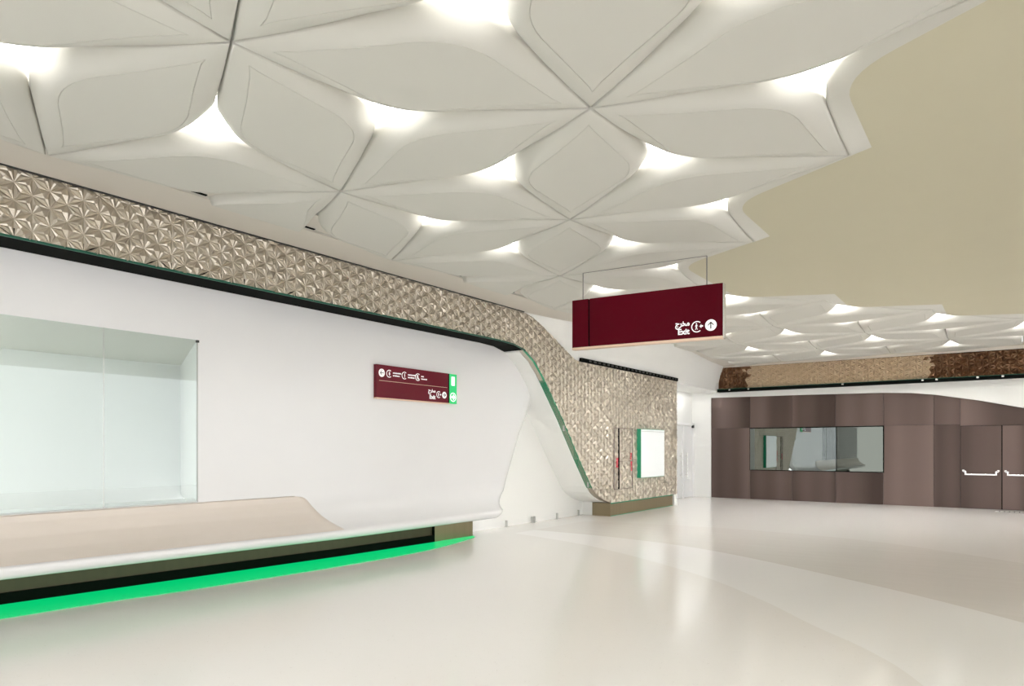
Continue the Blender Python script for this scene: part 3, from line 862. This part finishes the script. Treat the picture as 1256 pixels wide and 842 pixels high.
# ------------------------------------------------------------ hanging sign
A=Vector((-4.77,7.97,0)); B=Vector((-2.775,8.17,0)); U=(B-A).normalized(); Nn=Vector((U.y,-U.x,0)); W=(B-A).length
hs=empty('hanging_sign',(-3.77,8.07,2.83),'maroon hanging exit sign with white arrow, hung on two thin rods','sign')
F1=Face(hs,A+Vector((0,0,2.83)),U,Nn)
T=.09
def fbox(F,a0,a1,b0,b1,c0,c1,name,m,bev=0):
    mb=MB().prism([F.P(a0,b0,c0),F.P(a1,b0,c0),F.P(a1,b1,c0),F.P(a0,b1,c0)],F.n*(c1-c0)); return childof(mb.build(name,m,bev=bev),F.root)
fbox(F1,0,.235,.03,.67,-T,0,'end_panel',M['maroon'],.002)
fbox(F1,.255,W,.03,.67,-T,0,'face_panel',M['maroon'],.002)
fbox(F1,.235,.255,.03,.665,-T,-.012,'joint',M['black'])
fbox(F1,0,W,0,.03,-T,.002,'bottom_trim',M['gold'])
fbox(F1,W,W+.012,0,.67,-T,.002,'side_trim',M['steel'])
for a in (.14,1.80):
    childof(MB().tube(F1.P(a,.67,-T/2),F1.P(a,1.035,-T/2),.007).build('rod',M['cable']),hs)
childof(MB().tube(F1.P(.14,1.035,-T/2),F1.P(1.80,1.035,-T/2),.004).build('rail',M['cable']),hs)
s_=.95
o=F1.poly('arrow_disc',[circle(1.86,.17,.07)],M['ink'])
F1.poly('arrow',arrow(1.86,.17,.07,0),M['darkink'],c=.003)
F1.poly('exit_symbol',crescent(1.69,.165,.07,.012)+walker(1.685,.165,.06)+[[(1.72,.168),(1.745,.195),(1.745,.178),(1.765,.178),(1.765,.160),(1.745,.160),(1.745,.142)]],M['ink'])
F1.text('lettering',ARAB,1.60,.190,.095,M['ink'],w=.18,bold=.003,right=True)
F1.text('lettering','Exit',1.60,.085,.098,M['ink'],w=.145,bold=.003,right=True)

# ------------------------------------------------------------ wall sign
ws=empty('wall_sign',(-7.44,7.7,2.22),'maroon wall sign with green lit end mounted on the white panel','sign')
F2=Face(ws,(-7.39,6.85,2.22),(0,1,0),(1,0,0))
fbox(F2,0,1.57,.018,.50,-.06,0,'face_panel',M['maroon2'],.002)
fbox(F2,0,1.60,0,.018,-.06,.002,'bottom_trim',M['gold'])
fbox(F2,1.575,1.60,.018,.50,-.06,-.005,'joint',M['black'])
fbox(F2,1.60,1.79,.012,.50,-.05,-.008,'exit_light_box',M['exitgreen'],.002)
F2.poly('divider_line',[[(.05,.263),(1.54,.263),(1.54,.270),(.05,.270)]],M['gold'])
F2.poly('arrow_disc',[circle(.10,.38,.06)],M['ink']); F2.poly('arrow',arrow(.10,.38,.06,90),M['darkink'],c=.003)
def person_sym(a,b,k,skirt):
    body=[(a-.16*k,b+.42*k),(a+.16*k,b+.42*k),(a+(.34 if skirt else .16)*k,b-.25*k),(a+.09*k,b-.25*k),(a+.09*k,b-.7*k),(a-.09*k,b-.7*k),(a-.09*k,b-.25*k),(a-(.34 if skirt else .16)*k,b-.25*k)]
    return [circle(a,b+.62*k,.14*k,12),body]
def words(F,a,b,w1,w2):
    r=random.Random(int(a*100)); ps=[]
    for row,(w,y) in enumerate(((w1,b+.008),(w2,b-.032))):
        x=a
        while x < a+w:
            d=r.uniform(.012,.03); ps.append([(x,y),(min(x+d,a+w),y),(min(x+d,a+w),y+r.uniform(.016,.024)),(x,y+.018)]); x+=d+.006
    return ps
x=.27
for kx,sk,w1,w2 in ((.25,True,.17,.14),(.565,False,.17,.14),(.855,None,.06,.13)):
    P=crescent(kx,.38,.058,.011)
    if sk is None: P+= [circle(kx-.005,.405,.012,12),[(kx-.02,.395),(kx+.005,.395),(kx+.018,.365),(kx+.04,.35),(kx+.034,.34),(kx,.348),(kx-.02,.36)]]
    else: P+=person_sym(kx+.004,.38,.05,sk)
    F2.poly('symbol',P,M['ink']); F2.poly('lettering',words(F2,kx+.075,.38,w1,w2),M['ink'])
F2.poly('arrow_disc',[circle(1.47,.14,.055)],M['ink']); F2.poly('arrow',arrow(1.47,.14,.055,-90),M['darkink'],c=.003)
F2.poly('exit_symbol',crescent(1.335,.14,.055,.010)+walker(1.33,.14,.048)+[[(1.36,.142),(1.38,.163),(1.38,.149),(1.395,.149),(1.395,.135),(1.38,.135),(1.38,.121)]],M['ink'])
F2.text('lettering',ARAB,1.255,.168,.085,M['ink'],w=.165,bold=.002,right=True)
F2.text('lettering','Exit',1.255,.062,.09,M['ink'],w=.135,bold=.003,right=True)
F2.poly('door_symbol',[[(1.655,.31),(1.735,.31),(1.735,.455),(1.655,.455)]],M['exitwhite'],c=-.007)
F2.poly('exit_ring',crescent(1.695,.12,.075,.012,0,360,40),M['exitwhite'],c=-.007)
F2.poly('exit_arrow',[rot([(-.02,-.045),(.02,-.045),(.02,.0),(.055,.0),(0,.055),(-.055,.0),(-.02,.0)],1.695,.12,-90)],M['exitwhite'],c=-.006)

# ------------------------------------------------------------ poster case and hose cabinet
pc=empty('poster_case',(XW,15.27,.80),'blank white poster case with a green lit side on the patterned wall','poster case')
F3=Face(pc,(XW+.0,14.62,.80),(0,1,0),(1,0,0))
fbox(F3,0,1.34,0,1.15,.0,.10,'case',M['greenedge'],.003)
fbox(F3,.02,1.335,.01,1.14,.10,.108,'poster_face',M['poster'])
fbox(F3,.02,1.335,1.09,1.10,.108,.111,'header_line',M['clip'])
hc=empty('hose_cabinet',(XW,13.9,.58),'flush fire hose cabinet with red lettering on the patterned wall','cabinet')
F4=Face(hc,(XW+.0,13.45,.58),(0,1,0),(1,0,0))
def bar(a0,a1,b0,b1,nm='frame',m='dkgrey',c=.028): return fbox(F4,a0,a1,b0,b1,.0,c,nm,M[m])
mb=MB()
for a0,a1,b0,b1 in ((0,.90,0,.012),(0,.90,1.36,1.372),(0,.010,0,1.372),(.89,.90,0,1.372)):
    mb.prism([F4.P(a0,b0,0),F4.P(a1,b0,0),F4.P(a1,b1,0),F4.P(a0,b1,0)],F4.n*.026)
childof(mb.build('frame',M['linegrey']),hc)
bar(.215,.245,.012,1.36,'shadow_gap','black',.027); bar(.245,.89,.62,.630,'mid_rail','linegrey')
def vtext(body,a,b,h,w):
    me=textmesh(body,h,.003)
    for v in me.vertices:
        x_,y_,z_=v.co; v.co=F4.P(a-y_, b+x_, z_+.029)
    me.materials.clear(); me.materials.append(M['redink']); o=bpy.data.objects.new('lettering',me); C.objects.link(o); childof(o,hc)
vtext('FIRE',.17,.49,.12,0); vtext('FIRE',.84,.655,.085,0); vtext('HOSE',.86,.40,.085,0)

# ------------------------------------------------------------ lighting
w=bpy.data.worlds.new('world'); bpy.context.scene.world=w; w.use_nodes=True
bg=w.node_tree.nodes['Background']; bg.inputs[0].default_value=(.985,.99,1,1); bg.inputs[1].default_value=2.12

def lamp(name, loc, rot_, sx, sy, e, col=(1,1,.98)):
    a_=bpy.data.lights.new(name,'AREA'); a_.shape='RECTANGLE'; a_.size=sx; a_.size_y=sy; a_.energy=e; a_.color=col
    o_=bpy.data.objects.new(name,a_); C.objects.link(o_); o_.location=loc; o_.rotation_euler=rot_
# added unseen fill lights for the recess (behind the panel end) and door alcove
lamp('recess_fill', (-7.67,9.3,1.4), (math.pi/2,0,math.pi), .10, 2.2, 22)
lamp('alcove_fill', (-7.5,18.7,3.17), (0,0,0), .3, 2.4, 9)
